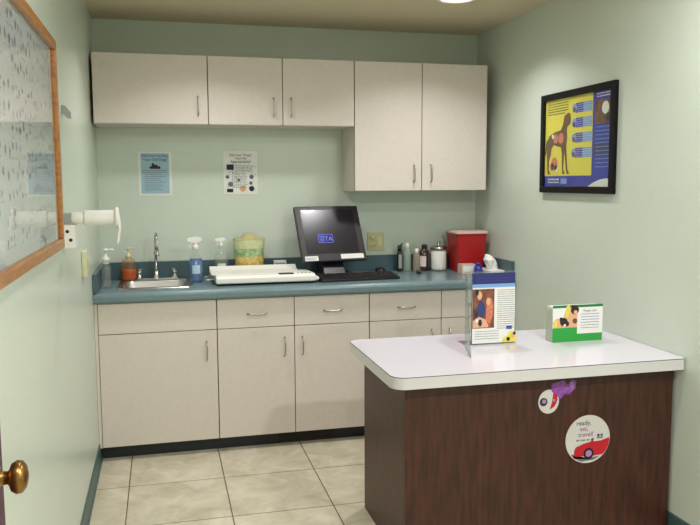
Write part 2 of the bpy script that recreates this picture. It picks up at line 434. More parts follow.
# sink
sk = thing('sink', 'small rectangular stainless steel sink set in the teal worktop', 'sink', (0.32, -0.29, ZC))
b = B('steel')
ro = rrect(0.112, 0.528, -0.492, -0.05, 0.035); ri = rrect(0.147, 0.493, -0.45, -0.15, 0.045)
def ring(pts, z): return [b.bm.verts.new((p[0], p[1], z)) for p in pts]
r0 = ring(ro, ZC + 0.0005); r1 = ring(rrect(0.115, 0.525, -0.489, -0.053, 0.033), ZC + 0.005); r2 = ring(rrect(0.14, 0.5, -0.457, -0.143, 0.047), ZC + 0.004)
r3 = ring(ri, ZC - 0.008); r4 = ring(rrect(0.155, 0.485, -0.442, -0.158, 0.045), ZC - 0.13); r5 = ring(rrect(0.18, 0.46, -0.417, -0.183, 0.04), ZC - 0.15)
for a, c in ((r0, r1), (r1, r2), (r2, r3), (r3, r4), (r4, r5)):
    n_ = len(a)
    for k in range(n_):
        f = b.bm.faces.new((a[k], a[(k + 1) % n_], c[(k + 1) % n_], c[k])); f.smooth = True
b.bm.faces.new(r5)
b.build('basin', sk)
B('chrome').lathe([(0.036, 0), (0.036, 0.003), (0.028, 0.002), (0.012, -0.001)], (0.32, -0.3, ZC - 0.149)).build('drain', sk)
# faucet
fx, fy = 0.323, -0.098
fa = thing('faucet', 'tall chrome gooseneck tap with two lever handles behind the sink', 'tap', (fx, fy, ZC + 0.0045))
z = ZC + 0.0045
b = B('chrome'); b.lathe([(0.024, 0), (0.024, 0.006), (0.016, 0.016), (0.013, 0.04), (0.011, 0.048)], (fx, fy, z)).box(fx - 0.115, fx + 0.125, fy - 0.018, fy + 0.018, z, z + 0.007)
b.build('base', fa, bevel=0.002)
pts = [(fx, fy, z + 0.03), (fx, fy, z + 0.21)] + [(fx + 0.004 * (1 - math.cos(R(a))), fy - 0.05 + 0.05 * math.cos(R(a)), z + 0.215 + 0.062 * math.sin(R(a))) for a in range(10, 181, 17)] + [(fx + 0.009, fy - 0.1, z + 0.165)]
b = B('chrome'); b.tube(pts, 0.0085); b.lathe([(0.010, 0), (0.0115, 0.004), (0.0115, 0.022), (0.009, 0.024)], (fx + 0.009, fy - 0.1, z + 0.148))
b.lathe([(0.009, 0), (0.013, 0.004), (0.013, 0.02), (0.009, 0.026)], (fx, fy, z + 0.15))
b.build('spout', fa)
for hx, s_ in ((fx - 0.1, -1), (fx + 0.108, 1)):
    b = B('chrome'); b.lathe([(0.02, 0), (0.02, 0.004), (0.015, 0.012), (0.014, 0.03), (0.016, 0.036), (0.012, 0.046), (0.004, 0.05)], (hx, fy, z + 0.007))
    b.tube([(hx, fy, z + 0.05), (hx + s_ * .008, fy - 0.02, z + 0.056), (hx - s_ * 0.012, fy - 0.05, z + 0.064)], [0.005, 0.0045, 0.006]); b.build('handle', fa)

# ------------------------------------------------------------------ things around the sink
def pump(b, x, y, z, s=1.0, ang=0, mi=0):
    b.lathe([(0.016 * s, 0), (0.017 * s, 0.012 * s), (0.012 * s, 0.02 * s), (0.006 * s, 0.024 * s), (0.005 * s, 0.045 * s), (0.011 * s, 0.048 * s), (0.011 * s, 0.056 * s), (0.004 * s, 0.059 * s)], (x, y, z), mi)
    b.tube([(x, y, z + 0.053 * s), (x + math.cos(ang) * 0.03 * s, y + math.sin(ang) * 0.03 * s, z + 0.053 * s), (x + math.cos(ang) * 0.036 * s, y + math.sin(ang) * 0.036 * s, z + 0.047 * s)], 0.004 * s, mi)
# lotion bottle
x, y = 0.055, -0.38
t = thing('pump_bottle', 'clear slim pump bottle with white pump, left corner of the worktop by the wall', 'bottle', (x, y, ZC + .001))
B('plastic').lathe([(0.004, 0.0), (0.024, 0.0), (0.026, 0.008), (0.026, 0.1), (0.022, 0.118), (0.013, 0.128), (0.012, 0.135)], (x, y, ZC + .001)).build('bottle', t)
b = B('white'); b.lathe([(0.014, 0.13), (0.018, 0.132), (0.019, 0.152), (0.012, 0.162)], (x, y, ZC + .001)); pump(b, x, y, ZC + 0.145, 1.25, 0.1); b.build('pump', t)
# orange soap
x, y = 0.172, -0.24
x, y = 0.165, -0.115
t = thing('soap_bottle', 'bulging clear bottle of orange hand soap left of the tap', 'soap', (x, y, ZC + .006))
zz = ZC + 0.006
B('orange').lathe([(0.004, 0.002), (0.036, 0.002), (0.041, 0.015), (0.042, 0.055), (0.041, 0.062), (0.004, 0.063)], (x, y, zz), sy=.6).build('soap_filling', t)
B('amberclear').lathe([(0.004, 0), (0.038, 0), (0.0435, 0.014), (0.0445, 0.07), (0.041, 0.1), (0.034, 0.118), (0.015, 0.13), (0.013, 0.136)], (x, y, zz), sy=.65).build('bottle', t)
b = B('cream'); b.lathe([(0.017, 0.128), (0.018, 0.148), (0.012, 0.154)], (x, y, zz)); pump(b, x, y, zz + 0.14, 0.9, 0.3); b.build('pump', t)
# spray bottles
def sprayer(name, label, x, y, liq, lh, r, h, hs, label_m, grp='spray bottles beside the scale', fac=-1):
    t = thing(name, label, 'spray bottle', (x, y, ZC + .001), grp); zz = ZC + 0.001
    prof = [(0.004, 0), (r * .95, 0), (r, 0.01), (r, h * .62), (r * .8, h * .74), (0.017, h * .9), (0.013, h)]
    B('plastic').lathe(prof, (x, y, zz), sy=.75).build('bottle', t)
    if liq:
        B(liq).lathe([(0.003, 0.002), (r * .9, 0.002), (r * .95, 0.012), (r * .95, lh), (0.003, lh)], (x, y, zz), sy=.72).build('filling', t)
    b = B(label_m); n0 = 9
    lo, hi = (0.05, 0.1) if liq else (0.03, 0.09)
    for k in range(n0):
        a0 = R(-125 + 70 * k / n0); a1 = R(-125 + 70 * (k + 1) / n0)
        P = lambda a, q: (x + (r + .0012) * math.cos(a), y + (r + .0012) * .75 * math.sin(a), zz + q)
        vs = [b.bm.verts.new(P(a0, lo)), b.bm.verts.new(P(a1, lo)), b.bm.verts.new(P(a1, hi)), b.bm.verts.new(P(a0, hi))]; b.bm.faces.new(vs)
    b.build('label', t)
    b = B('white'); s = hs; q = zz + h - .004
    b.lathe([(0.017 * s, 0), (0.018 * s, 0.016 * s), (0.012 * s, 0.022 * s), (0.011 * s, 0.034 * s)], (x, y, q))
    f = fac
    b.prism([(f * .042, .042), (f * .048, .052), (f * .044, .062), (0, .07), (-f * .03, .066), (-f * .036, .05), (-f * .01, .036), (f * .012, .034)],
            lambda u, v: (x + u * s, y - 0.011 * s, q + v * s), lambda u, v: (x + u * s, y + 0.011 * s, q + v * s))
    b.build('spray_head', t, bevel=0.002)
    b = B('white'); b.prism([(f * .014, .038), (f * .026, .04), (f * .038, .012), (f * .034, .004), (f * .026, .02)],
            lambda u, v: (x + u * s, y - 0.006 * s, q + v * s), lambda u, v: (x + u * s, y + 0.006 * s, q + v * s)); b.build('trigger', t)
    return t
sprayer('spray_bottle', 'spray bottle with blue liquid and broad white trigger beside the sink', 0.55, -0.27, 'blueliq', 0.135, 0.038, 0.195, 1.05, 'whitelabel')
sprayer('spray_bottle', 'clear empty spray bottle with slim white head between the blue sprayer and the jar', 0.708, -0.12, None, 0, 0.042, 0.197, 0.75, 'white')
# treat jar
x, y = 0.878, -0.125
t = thing('treat_jar', 'wide pale green and gold patterned jar with domed lid behind the scale', 'jar', (x, y, ZC + .001)); zz = ZC + .001
b = B('jargold', 'jargreen', 'jarcream')
b.lathe([(0.082, 0), (0.085, 0.004), (0.0885, 0.13)], (x, y, zz), 0, sy=.75, cap=False, n=40)
b.lathe([(0.0885, 0.13), (0.092, 0.178)], (x, y, zz), 1, sy=.75, cap=False, n=40)
b.lathe([(0.092, 0.178), (0.097, 0.228), (0.095, 0.232), (0.05, 0.2325), (0.001, 0.2325)], (x, y, zz), 2, sy=.75, cap=False, n=40)
b.lathe([(0.001, 0.0), (0.08, 0.0)], (x, y, zz), 0, sy=.75, cap=False, n=40)
b.build('jar_body', t)
b = B('jarlid'); b.lathe([(0.0975, 0.231), (0.098, 0.236), (0.092, 0.239), (0.05, 0.24), (0.046, 0.252), (0.036, 0.263), (0.015, 0.27), (0.002, 0.271)], (x, y, zz), sy=.75, n=40, cap=False)
b.build('lid', t)
# small box behind scale
t = thing('small_box', 'small white box with grey print behind the scale', 'box', (1.075, -0.075, ZC + .001))
B('white').box(1.035, 1.112, -0.1, -0.05, ZC + .001, 1.014).build('carton', t, bevel=0.002)
b = B('grey'); b.rect(1.042, 1.105, 0.985, 1.002, lambda u, v: (u, -0.1006, v)); b.build('print', t)

# baby / pet scale
t = thing('pet_scale', 'long white tray scale lying on the worktop beside the monitor', 'scale', (0.92, -0.37, ZC))
b = B('white')
def sl(a, z0, z1): return a
pr = [(-0.515, ZC + .012), (-0.515, 0.962), (-0.507, 0.975), (-0.49, 0.979), (-0.25, 0.972), (-0.235, 0.972), (-0.235, ZC + .012)]
b.prism(pr, lambda u, v: (0.648, u, v), lambda u, v: (1.215, u, v)); b.build('scale_body', t, bevel=0.008, seg=3)
b = B('white')
pr = [(-0.50, 0.9785), (-0.49, 0.9805), (-0.3, 0.979), (-0.24, 0.986), (-0.21, 1.005), (-0.2, 1.003), (-0.228, 0.978), (-0.3, 0.9735)]
b.prism([(-0.44, 0.9795), (-0.3, 0.978), (-0.245, 0.985), (-0.212, 1.004), (-0.2, 1.003), (-0.2, 0.935), (-0.233, 0.935), (-0.233, 0.974), (-0.3, 0.975), (-0.44, 0.9765)], lambda u, v: (0.630, u, v), lambda u, v: (1.148, u, v)); b.build('weighing_tray', t, bevel=0.002)
b = B('white'); b.prism(rrect(1.17, 1.243, -0.5, -0.3, 0.03), lambda u, v: (u, v, ZC + .012), lambda u, v: (u, v, 0.955)); b.build('end_cap', t, bevel=0.008)
B('black').box(1.005, 1.09, -0.5, -0.455, 0.97, 0.9815).build('display', t)
for k in range(4): B('grey').lathe([(0.006, 0), (0.006, 0.003), (0.002, 0.004)], (1.12 + k * 0.022, -0.473, 0.9785), n=12).build('button', t)
for ry, rz in ((-0.44, 0.952), (-0.33, 0.956)): B('chrome').tube([(0.647, ry, rz), (0.60, ry, rz), (0.596, ry, rz)], 0.006).build('end_rod', t)
for px in (0.67, 1.19):
    for py in (-0.49, -0.26): B('black').lathe([(0.014, 0.0), (0.014, 0.0115)], (px, py, ZC + .0005), n=16).build('rubber_foot', t)

# ------------------------------------------------------------------ monitor terminal (built facing -y, then turned)
t = thing('monitor', 'dark touch monitor leaning back on a stand on the worktop', 'monitor', (1.372, -0.275, ZC + .001), rotz=R(9))
tm = Matrix.Translation((0, -0.035, 0.102)) @ Matrix.Rotation(R(-26), 4, 'X')
b = B('bezel'); b.M = tm; b.box(-0.207, 0.213, 0, 0.03, 0, 0.365).box(-0.15, 0.15, 0.03, 0.055, 0.04, 0.32); b.build('housing', t, local=True, bevel=0.006)
b = B('screen', 'glow'); b.M = tm; b.flat = True
fpl = lambda d: (lambda u, v: (u, d, v))
b.rect(-0.172, 0.172, 0.05, 0.338, fpl(-0.0008)); F2 = fpl(-0.0016)
for (a, c, d, e) in ((-0.085, 0.01, 0.12, 0.1225), (-0.085, 0.01, 0.172, 0.1745), (-0.085, -0.0825, 0.1225, 0.172), (0.0075, 0.01, 0.1225, 0.172)): b.rect(a, c, d, e, F2, 1)
for k in range(4): b.rect(-0.076, -0.046, 0.13 + k * 0.01, 0.134 + k * 0.01, F2, 1)
b.text('TA', -0.019, 0.132, 0.04, F2, 1)
b.build('screen', t, local=True)
b = B('paper', 'inkpurple'); b.M = tm; b.rect(-0.19, -0.106, 0.006, 0.036, fpl(-0.0012)); b.scrib(-0.185, -0.112, 0.022, 0.004, fpl(-.002), 1, random.Random(3)); b.scrib(-0.185, -0.125, 0.013, 0.004, fpl(-.002), 1, random.Random(4)); b.flat = True; b.build('sticker', t, local=True)
b = B('paper'); b.M = tm; b.rect(0.042, 0.193, 0.012, 0.042, fpl(-0.0012)); b.flat = True; b.build('sticker', t, local=True)
b = B('black'); b.prism([(-0.06, 0.02), (0.08, 0.02), (0.12, 0.14), (0.1, 0.2), (0.03, 0.12), (0.0, 0.1)], lambda u, v: (-0.07, u + 0.02, v), lambda u, v: (0.07, u + 0.02, v)); b.build('stand_neck', t, local=True, bevel=0.004)
b = B('black'); b.prism(rrect(-0.1, 0.13, -0.06, 0.15, 0.03), lambda u, v: (u, v, 0), lambda u, v: (u, v, 0.024)); b.build('stand_base', t, local=True, bevel=0.005)
# keyboard
t = thing('keyboard', 'low dark keyboard lying in front of the monitor', 'keyboard', (1.488, -0.42, ZC + .001), rotz=R(5))
b = B('black'); b.prism([(-0.0725, 0), (-0.0725, 0.014), (0.0725, 0.032), (0.0725, 0)], lambda u, v: (-0.245, u, v), lambda u, v: (0.245, u, v)); b.build('case', t, local=True, bevel=0.003)
b = B('bezel')
for r_ in range(5):
    for c_ in range(20):
        x0 = -0.235 + c_ * 0.0236; y0 = -0.06 + r_ * 0.0245; zt = 0.014 + (y0 + 0.0725) * 0.124
        
        b.box(x0, x0 + 0.019, y0, y0 + 0.019, zt - .001, zt + 0.007)
b.build('keys', t, local=True)
o = B('black').lathe([(0.003, 0), (0.034, 0), (0.036, 0.008), (0.03, 0.024), (0.018, 0.034), (0.003, 0.038)], (1.71, -0.14, ZC + .001), sy=1.4, cap=False).build('computer_mouse')
tag(o, 'black rounded mouse on the worktop right of the monitor', 'mouse')
# outlet plates
def plate(x0, x1, z0, z1, label):
    t = thing('outlet_plate', label, 'outlet', ((x0 + x1) / 2, -0.001, (z0)))
    B('ivory').box(x0, x1, -0.007, -0.0005, z0, z1).build('cover_plate', t, bevel=0.002)
    xc, zc = (x0 + x1) / 2, (z0 + z1) / 2
    for s_ in (-1, 1):
        b = B('cream', 'inkdk'); b.lathe([(0.003, 0), (0.017, 0), (0.017, 0.0095), (0.003, 0.0095)], (xc - 0.027, 0, zc + s_ * 0.024), axis='y', n=20)
        F = lambda u, v: (u, -0.0101, v)
        b.rect(xc - 0.034, xc - 0.032, zc + s_ * 0.024 - .004, zc + s_ * 0.024 + .006, F, 1).rect(xc - 0.023, xc - 0.021, zc + s_ * 0.024 - .004, zc + s_ * 0.024 + .005, F, 1)
        b.build('socket', t)
    b = B('cream'); b.box(xc + 0.012, xc + 0.042, -0.011, -0.007, zc - 0.033, zc + 0.033); b.build('rocker_switch', t, bevel=0.002)
plate(1.664, 1.776, 1.054, 1.172, 'ivory double outlet plate on the back wall right of the monitor')

# ------------------------------------------------------------------ bottles at the right
G = 'small bottles near the right corner of the worktop'
zz = ZC + .001
t = thing('slim_bottle', 'slim black bottle with grey label and dispensing tip, first of the row', 'bottle', (1.853, -0.1, zz), G)
B('black').lathe([(0.003, 0), (0.017, 0), (0.018, 0.004), (0.018, 0.118), (0.014, 0.128), (0.009, 0.134)], (1.853, -0.1, zz)).build('bottle', t)
b = B('grey')
for k in range(8):
    a0, a1 = R(-130 + 10 * k), R(-120 + 10 * k); P = lambda a, q: (1.853 + .0188 * math.cos(a), -0.1 + .0188 * math.sin(a), zz + q)
    b.bm.faces.new([b.bm.verts.new(P(a0, .02)), b.bm.verts.new(P(a1, .02)), b.bm.verts.new(P(a1, .11)), b.bm.verts.new(P(a0, .11))])
b.build('label', t)
b = B('black'); b.lathe([(0.009, 0.13), (0.016, 0.134), (0.011, 0.15), (0.015, 0.165), (0.004, 0.17)], (1.853, -0.1, zz)).tube([(1.853, -0.1, zz + .158), (1.866, -0.1, zz + .176), (1.872, -0.1, zz + .178)], 0.005); b.build('cap', t)
t = thing('tall_bottle', 'tall greenish clear bottle with white cap between black and pinkish bottles', 'bottle', (1.905, -0.095, zz), G)
B('greenclear').lathe([(0.003, 0), (0.025, 0), (0.027, 0.006), (0.027, 0.125), (0.02, 0.142), (0.012, 0.15)], (1.905, -0.095, zz)).build('bottle', t)
B('white').lathe([(0.012, 0.148), (0.014, 0.149), (0.013, 0.174), (0.009, 0.182), (0.003, 0.184)], (1.905, -0.095, zz)).build('cap', t)
t = thing('flask_bottle', 'pale pinkish clear bottle with white cap left of the brown bottle', 'bottle', (1.962, -0.12, zz), G)
B('pinkclear').lathe([(0.003, 0), (0.023, 0), (0.025, 0.006), (0.024, 0.1), (0.018, 0.114), (0.011, 0.12)], (1.962, -0.12, zz)).build('bottle', t)
B('white').lathe([(0.011, 0.118), (0.013, 0.119), (0.012, 0.145), (0.003, 0.147)], (1.962, -0.12, zz)).build('cap', t)
t = thing('small_jar', 'tiny glass jar with dark contents in front of the pinkish bottle', 'jar', (1.925, -0.27, zz))
B('glass').lathe([(0.003, 0), (0.017, 0), (0.019, 0.003), (0.019, 0.036), (0.015, 0.042), (0.015, 0.05)], (1.925, -0.27, zz)).build('glass', t)
B('brown').lathe([(0.002, 0.002), (0.016, 0.002), (0.016, 0.024), (0.002, 0.024)], (1.925, -0.27, zz)).build('contents', t)
t = thing('brown_bottle', 'dark brown bottle with a pale label beside the cotton jar', 'bottle', (2.016, -0.115, zz), G)
B('brown').lathe([(0.003, 0), (0.035, 0), (0.038, 0.006), (0.038, 0.1), (0.034, 0.12), (0.018, 0.142), (0.014, 0.148)], (2.016, -0.115, zz), sy=.85).build('bottle', t)
B('black').lathe([(0.016, 0.147), (0.018, 0.148), (0.018, 0.168), (0.014, 0.172), (0.003, 0.173)], (2.016, -0.115, zz)).build('cap', t)
b = B('pinklabel')
for k in range(9):
    a0, a1 = R(-160 + 8 * k), R(-152 + 8 * k); P = lambda a, q: (2.016 + .0392 * math.cos(a), -0.115 + .0392 * .85 * math.sin(a), zz + q)
    b.bm.faces.new([b.bm.verts.new(P(a0, .03)), b.bm.verts.new(P(a1, .03)), b.bm.verts.new(P(a1, .098)), b.bm.verts.new(P(a0, .098))])
b.build('label', t)
x, y = 2.112, -0.12
t = thing('cotton_jar', 'glass jar full of white cotton with a steel lid beside the red container', 'jar', (x, y, zz))
B('cottonwhite').lathe([(0.003, 0.004), (0.05, 0.004), (0.051, 0.02), (0.051, 0.125), (0.046, 0.132), (0.003, 0.133)], (x, y, zz)).build('cotton', t)
B('glass').lathe([(0.003, 0), (0.053, 0), (0.054, 0.004), (0.054, 0.134), (0.05, 0.138)], (x, y, zz)).build('glass', t)
b = B('steel'); b.lathe([(0.053, 0.1385), (0.056, 0.141), (0.056, 0.15), (0.05, 0.158), (0.03, 0.165), (0.01, 0.168), (0.009, 0.174), (0.014, 0.182), (0.009, 0.189), (0.002, 0.19)], (x, y, zz)); b.build('lid', t)
# sharps container
t = thing('sharps_container', 'red tapered sharps container with pale lid in the worktop corner', 'container', (2.275, -0.19, zz))
def loft(b, secs, mi=0):
    rings = [[b.bm.verts.new((p[0], p[1], z)) for p in rrect(*q, 0.014, n=4)] for q, z in secs]
    for a, c in zip(rings, rings[1:]):
        n_ = len(a)
        for k in range(n_):
            f = b.bm.faces.new((a[k], a[(k + 1) % n_], c[(k + 1) % n_], c[k])); f.material_index = mi
    for f in (b.bm.faces.new(rings[0][::-1]), b.bm.faces.new(rings[-1])): f.material_index = mi
b = B('red'); loft(b, [((2.2, 2.366, -0.26, -0.1), zz), ((2.196, 2.37, -0.264, -0.096), zz + .01), ((2.18, 2.382, -0.28, -0.08), zz + .236), ((2.176, 2.387, -0.284, -0.076), zz + .238), ((2.175, 2.388, -0.285, -0.075), zz + .246)])
b.build('tub', t)
b = B('lidtr'); loft(b, [((2.173, 2.39, -0.287, -0.073), zz + .2465), ((2.173, 2.39, -0.287, -0.073), zz + .255), ((2.19, 2.385, -0.262, -0.088), zz + .262)]); b.build('lid', t)
# carton, blue cap, tissues in front of the container
t = thing('supply_box', 'small pale carton lying against the red container', 'box', (2.225, -0.33, zz))
b = B('lidtr', 'paper'); b.box(2.178, 2.272, -0.365, -0.29, zz, zz + .06).box(2.185, 2.265, -0.3662, -0.365, zz + .015, zz + .05, 1); b.build('carton', t, bevel=0.002)
t = thing('squat_bottle', 'short blue bottle between the pale carton and the tissue', 'bottle', (2.268, -0.405, zz))
B('blueplastic').lathe([(0.003, 0), (0.024, 0), (0.026, 0.004), (0.026, 0.045), (0.018, 0.055), (0.012, 0.058)], (2.268, -0.405, zz)).build('bottle', t)
B('blueplastic').lathe([(0.013, 0.057), (0.016, 0.058), (0.016, 0.072), (0.003, 0.074)], (2.268, -0.405, zz)).build('cap', t)
t = thing('tissue_packet', 'open white packet with a crumpled tissue sticking out in the right corner', 'tissues', (2.345, -0.42, zz))
B('white').box(2.302, 2.396, -0.52, -0.34, zz, zz + .035).build('packet', t, bevel=0.006)
b = B('tissue'); rnd = random.Random(5)
rings = []
for i, (r, z_) in enumerate([(0.026, 0.034), (0.034, 0.046), (0.036, 0.07), (0.036, 0.09), (0.026, 0.112), (0.012, 0.125)]):
    cx_ = 2.362 - 0.05 * (i / 5) ** 1.2
    rings.append([b.bm.verts.new((cx_ + r * (1 + rnd.uniform(-.3, .25)) * math.cos(2 * math.pi * k / 16), -0.43 + r * (1 + rnd.uniform(-.3, .25)) * math.sin(2 * math.pi * k / 16), zz + z_ + rnd.uniform(-.005, .005))) for k in range(16)])
for a, c in zip(rings, rings[1:]):
    for k in range(16): b.bm.faces.new((a[k], a[(k + 1) % 16], c[(k + 1) % 16], c[k]))
b.bm.faces.new(rings[-1]); b.build('tissue', t)

# ------------------------------------------------------------------ sheets on the back wall
FB = lambda d: (lambda u, v: (u, -d, v))
def sheet(name, label, x0, x1, z0, z1, sm):
    t = thing(name, label, 'notice', ((x0 + x1) / 2, -0.0008, z0), 'notices taped to the back wall')
    B(sm).box(x0, x1, -0.0022, -0.0006, z0, z1).build('sheet', t)
    return t
rnd = random.Random(11)
t = sheet('wall_notice', 'pale blue printed notice in a white margin, on the wall above the tap', 0.236, 0.432, 1.424, 1.688, 'paper')
b = B('bluesheet', 'navyink', 'inkdk', 'ink'); b.flat = True
b.rect(0.25, 0.416, 1.436, 1.678, FB(.003)); f = FB(.0036)
b.text('What Can You Give', 0.333, 1.657, 0.0185, f, 1).text('Your Old Dog?', 0.333, 1.633, 0.0225, f, 1)
b.poly([(0.305, 1.585), (0.3, 1.597), (0.312, 1.6), (0.316, 1.618), (0.325, 1.622), (0.33, 1.608), (0.345, 1.611), (0.349, 1.6), (0.362, 1.602), (0.366, 1.585)], f, 2)
for k in range(11):
    z_ = 1.572 - k * 0.0115; a = 0.272 if k > 1 else 0.26
    b.scrib(a, rnd.uniform(0.36, 0.4) if k > 1 else 0.405, z_, 0.004, f, 3, rnd)
b.build('print', t)
t = sheet('wall_notice', 'black and white printed notice with small pictures, below the two-door cabinet', 0.743, 0.952, 1.428, 1.694, 'paper')
b = B('inkdk', 'ink', 'skin', 'inkgreen'); b.flat = True; f = FB(.003)
b.text('Did You "Treat"', 0.85, 1.662, 0.021, f, 0).text('Your Pet', 0.85, 1.643, 0.019, f, 0).text('Appropriately?', 0.85, 1.622, 0.021, f, 0)
b.rect(0.762, 0.806, 1.578, 1.612, f, 0).rect(0.762, 0.8, 1.44, 1.462, f, 0)
for (cu, cv, r, mi) in ((0.915, 1.535, .014, 1), (0.766, 1.535, .012, 1), (0.785, 1.49, .016, 1), (0.86, 1.463, .02, 2), (0.915, 1.462, .017, 0), (0.91, 1.497, .011, 1), (0.835, 1.515, .01, 3)): b.disc(cu, cv, r, f, mi, 12)
for k in range(15):
    z_ = 1.602 - k * 0.0095; b.scrib(0.815 if k < 3 else 0.795, 0.925 if k < 5 else 0.885, z_, 0.0042, f, 1 if k % 3 else 3, rnd, .6)
for k in range(60): 
    u, v = rnd.uniform(.752, .942), rnd.uniform(1.437, 1.61); b.rect(u, u + rnd.uniform(.002, .008), v, v + .003, f, 1)
b.build('print', t)

# ------------------------------------------------------------------ framed poster, right wall
Y0, Y1, Z0, Z1 = -0.932, -1.63, 1.438, 1.961
t = thing('framed_poster', 'black framed yellow and blue poster of a brown dog on the right wall', 'poster', (W, (Y0 + Y1) / 2, Z0))
b = B('blackframe'); xw = W - 0.001; fw = 0.034; xf = W - 0.024
b.box(xf, xw, Y0, Y1, Z1 - fw, Z1).box(xf, xw, Y0, Y1, Z0, Z0 + fw).box(xf, xw, Y0, Y0 - fw, Z0 + fw, Z1 - fw).box(xf, xw, Y1 + fw, Y1, Z0 + fw, Z1 - fw)
b.build('frame', t, bevel=0.003)
FR = lambda d: (lambda y_, z_: (W - d, y_, z_))
b = B('yellow', 'midblue', 'skyblue', 'dogbrown', 'organ', 'paper', 'inkdk', 'photodk', 'navy'); b.flat = True
b.rect(Y0 - .03, Y1 + .03, Z0 + .03, Z1 - .03, FR(.009), 1)
b.rect(Y0 - fw, -1.43, 1.527, Z1 - fw, FR(.0095), 0)
f = FR(.0105)
# dog, standing side on, head up
b.poly([(-1.165, 1.835), (-1.2, 1.85), (-1.222, 1.842), (-1.228, 1.815), (-1.222, 1.79), (-1.2, 1.782), (-1.192, 1.765), (-1.197, 1.72), (-1.19, 1.68), (-1.196, 1.62), (-1.206, 1.56), (-1.226, 1.538), (-1.2, 1.535), (-1.188, 1.56), (-1.178, 1.62),
        (-1.17, 1.65), (-1.166, 1.6), (-1.163, 1.56), (-1.18, 1.538), (-1.155, 1.535), (-1.148, 1.57), (-1.146, 1.64), (-1.135, 1.675), (-1.06, 1.69), (-1.035, 1.672), (-1.03, 1.64), (-1.012, 1.61), (-1.01, 1.56), (-1.03, 1.538), (-1.0, 1.535), (-0.992, 1.57), (-0.99, 1.62), (-0.985, 1.66), (-0.99, 1.71), (-1.01, 1.74), (-1.07, 1.758), (-1.13, 1.765), (-1.15, 1.79)], f, 3)
b.poly([(-0.99, 1.725), (-0.975, 1.7), (-0.968, 1.65), (-0.974, 1.63), (-0.982, 1.66), (-0.995, 1.7)], f, 3)
f = FR(.011)
b.disc(-1.135, 1.722, .028, f, 4, sy=1.0).disc(-1.08, 1.722, .024, f, 4).disc(-1.05, 1.735, .012, f, 5)
b.disc(-1.07, 1.59, .035, f, 4).disc(-1.045, 1.575, .02, f, 4).disc(-1.09, 1.565, .018, f, 5)
for zc in (1.866, 1.792, 1.717, 1.642):
    b.rect(-1.275, -1.345, zc - .024, zc + .024, FR(.0105), 1).rect(-1.345, -1.425, zc - .024, zc + .024, FR(.0105), 2).disc(-1.262, zc, .022, FR(.0108), 2).disc(-1.262, zc - .008, .013, FR(.0112), 7)
    for k in range(4): b.scrib(-1.42, -1.285, zc + .014 - k * .011, .003, FR(.0114), 5, rnd, .6)
for k in range(5): b.scrib(-1.20 + (.03 if k > 3 else 0), -0.985, 1.903 - k * .0135, .006, FR(.0105), 6, rnd, .7)
b.rect(-1.455, -1.59, 1.77, 1.885, FR(.0105), 7).disc(-1.54, 1.845, .03, FR(.011), 5).disc(-1.51, 1.8, .025, FR(.0112), 3).disc(-1.565, 1.8, .02, FR(.0113), 6)
for k in range(2): b.scrib(-1.59, -1.46, 1.912 - k * .013, .006, FR(.0105), 5, rnd)
b.rect(-1.44, -1.59, 1.62, 1.68, FR(.0102), 8)
for k in range(11): b.scrib(-1.585, -1.46, 1.755 - k * .019, .005, FR(.0106), 2, rnd, .7)
b.scrib(-1.12, -1.0, 1.505, .009, FR(.0105), 5, rnd); b.scrib(-1.12, -1.0, 1.49, .007, FR(.0105), 5, rnd); b.rect(-1.14, -1.2, 1.485, 1.513, FR(.0105), 2)
b.poly([(-1.40, 1.472), (-1.596, 1.472), (-1.596, 1.508), (-1.56, 1.512), (-1.5, 1.505), (-1.44, 1.488)], FR(.0106), 5)
b.build('poster_print', t)
b = B('pane'); b.box(W - .0145, W - .0135, Y0 - .03, Y1 + .03, Z0 + .03, Z1 - .03); b.build('glass_pane', t)

# ------------------------------------------------------------------ large framed chart, left wall
Y0, Y1, Z0, Z1 = -1.905, -3.08, 1.272, 1.992
t = thing('framed_chart', 'large oak framed chart with rows of small print on the left wall', 'poster', (0, (Y0 + Y1) / 2, Z0))
b = B('oak'); fw = 0.034; xf = 0.026
for (ya, yb_, za, zb) in ((Y0, Y1, Z1 - fw, Z1), (Y0, Y1, Z0, Z0 + fw), (Y0, Y0 - fw, Z0 + fw, Z1 - fw), (Y1 + fw, Y1, Z0 + fw, Z1 - fw)):
    b.box(0.001, xf, ya, yb_, za, zb)
b.build('frame', t, bevel=0.005, seg=3)
FL = lambda d: (lambda y_, z_: (d, y_, z_))
b = B('posterwhite', 'inkviolet', 'inkpale', 'ink', 'inkpale'); b.flat = True
b.rect(Y1 + .02, Y0 - .02, Z0 + .02, Z1 - .02, FL(.009), 0)
rnd = random.Random(8); f = FL(.0098)
zr = Z1 - 0.09
while zr > Z0 + 0.06:
    yy = Y1 + 0.06
    while yy < Y0 - 0.07:
        w = rnd.uniform(.016, .034); h = rnd.uniform(.014, .034)
        jit = rnd.uniform(-.014, .014)
        if rnd.random() < .85:
            mi = rnd.choice((1, 1, 2, 1, 3)) if zr > 1.7 else rnd.choice((2, 1, 2, 4, 3))
            pts = [(yy + w / 2 + w * .5 * math.cos(2 * math.pi * k / 7) * rnd.uniform(.5, 1), zr + h / 2 + h * .5 * math.sin(2 * math.pi * k / 7) * rnd.uniform(.6, 1)) for k in range(7)]
            b.poly([(p_, q_ + jit) for p_, q_ in pts], f, mi); (b.scrib(yy, yy + w, zr - .01, .004, f, 1, rnd, .7) if rnd.random() < .4 else None)
        yy += w + rnd.uniform(.012, .035)
    zr -= rnd.uniform(.05, .066)
for k in range(5): b.scrib(-2.35, -1.98, 1.36 - k * .009, .004, f, 2, rnd, .7)
b.text('I', -2.0, 1.7, .01, f, 1)
b.build('chart_print', t)
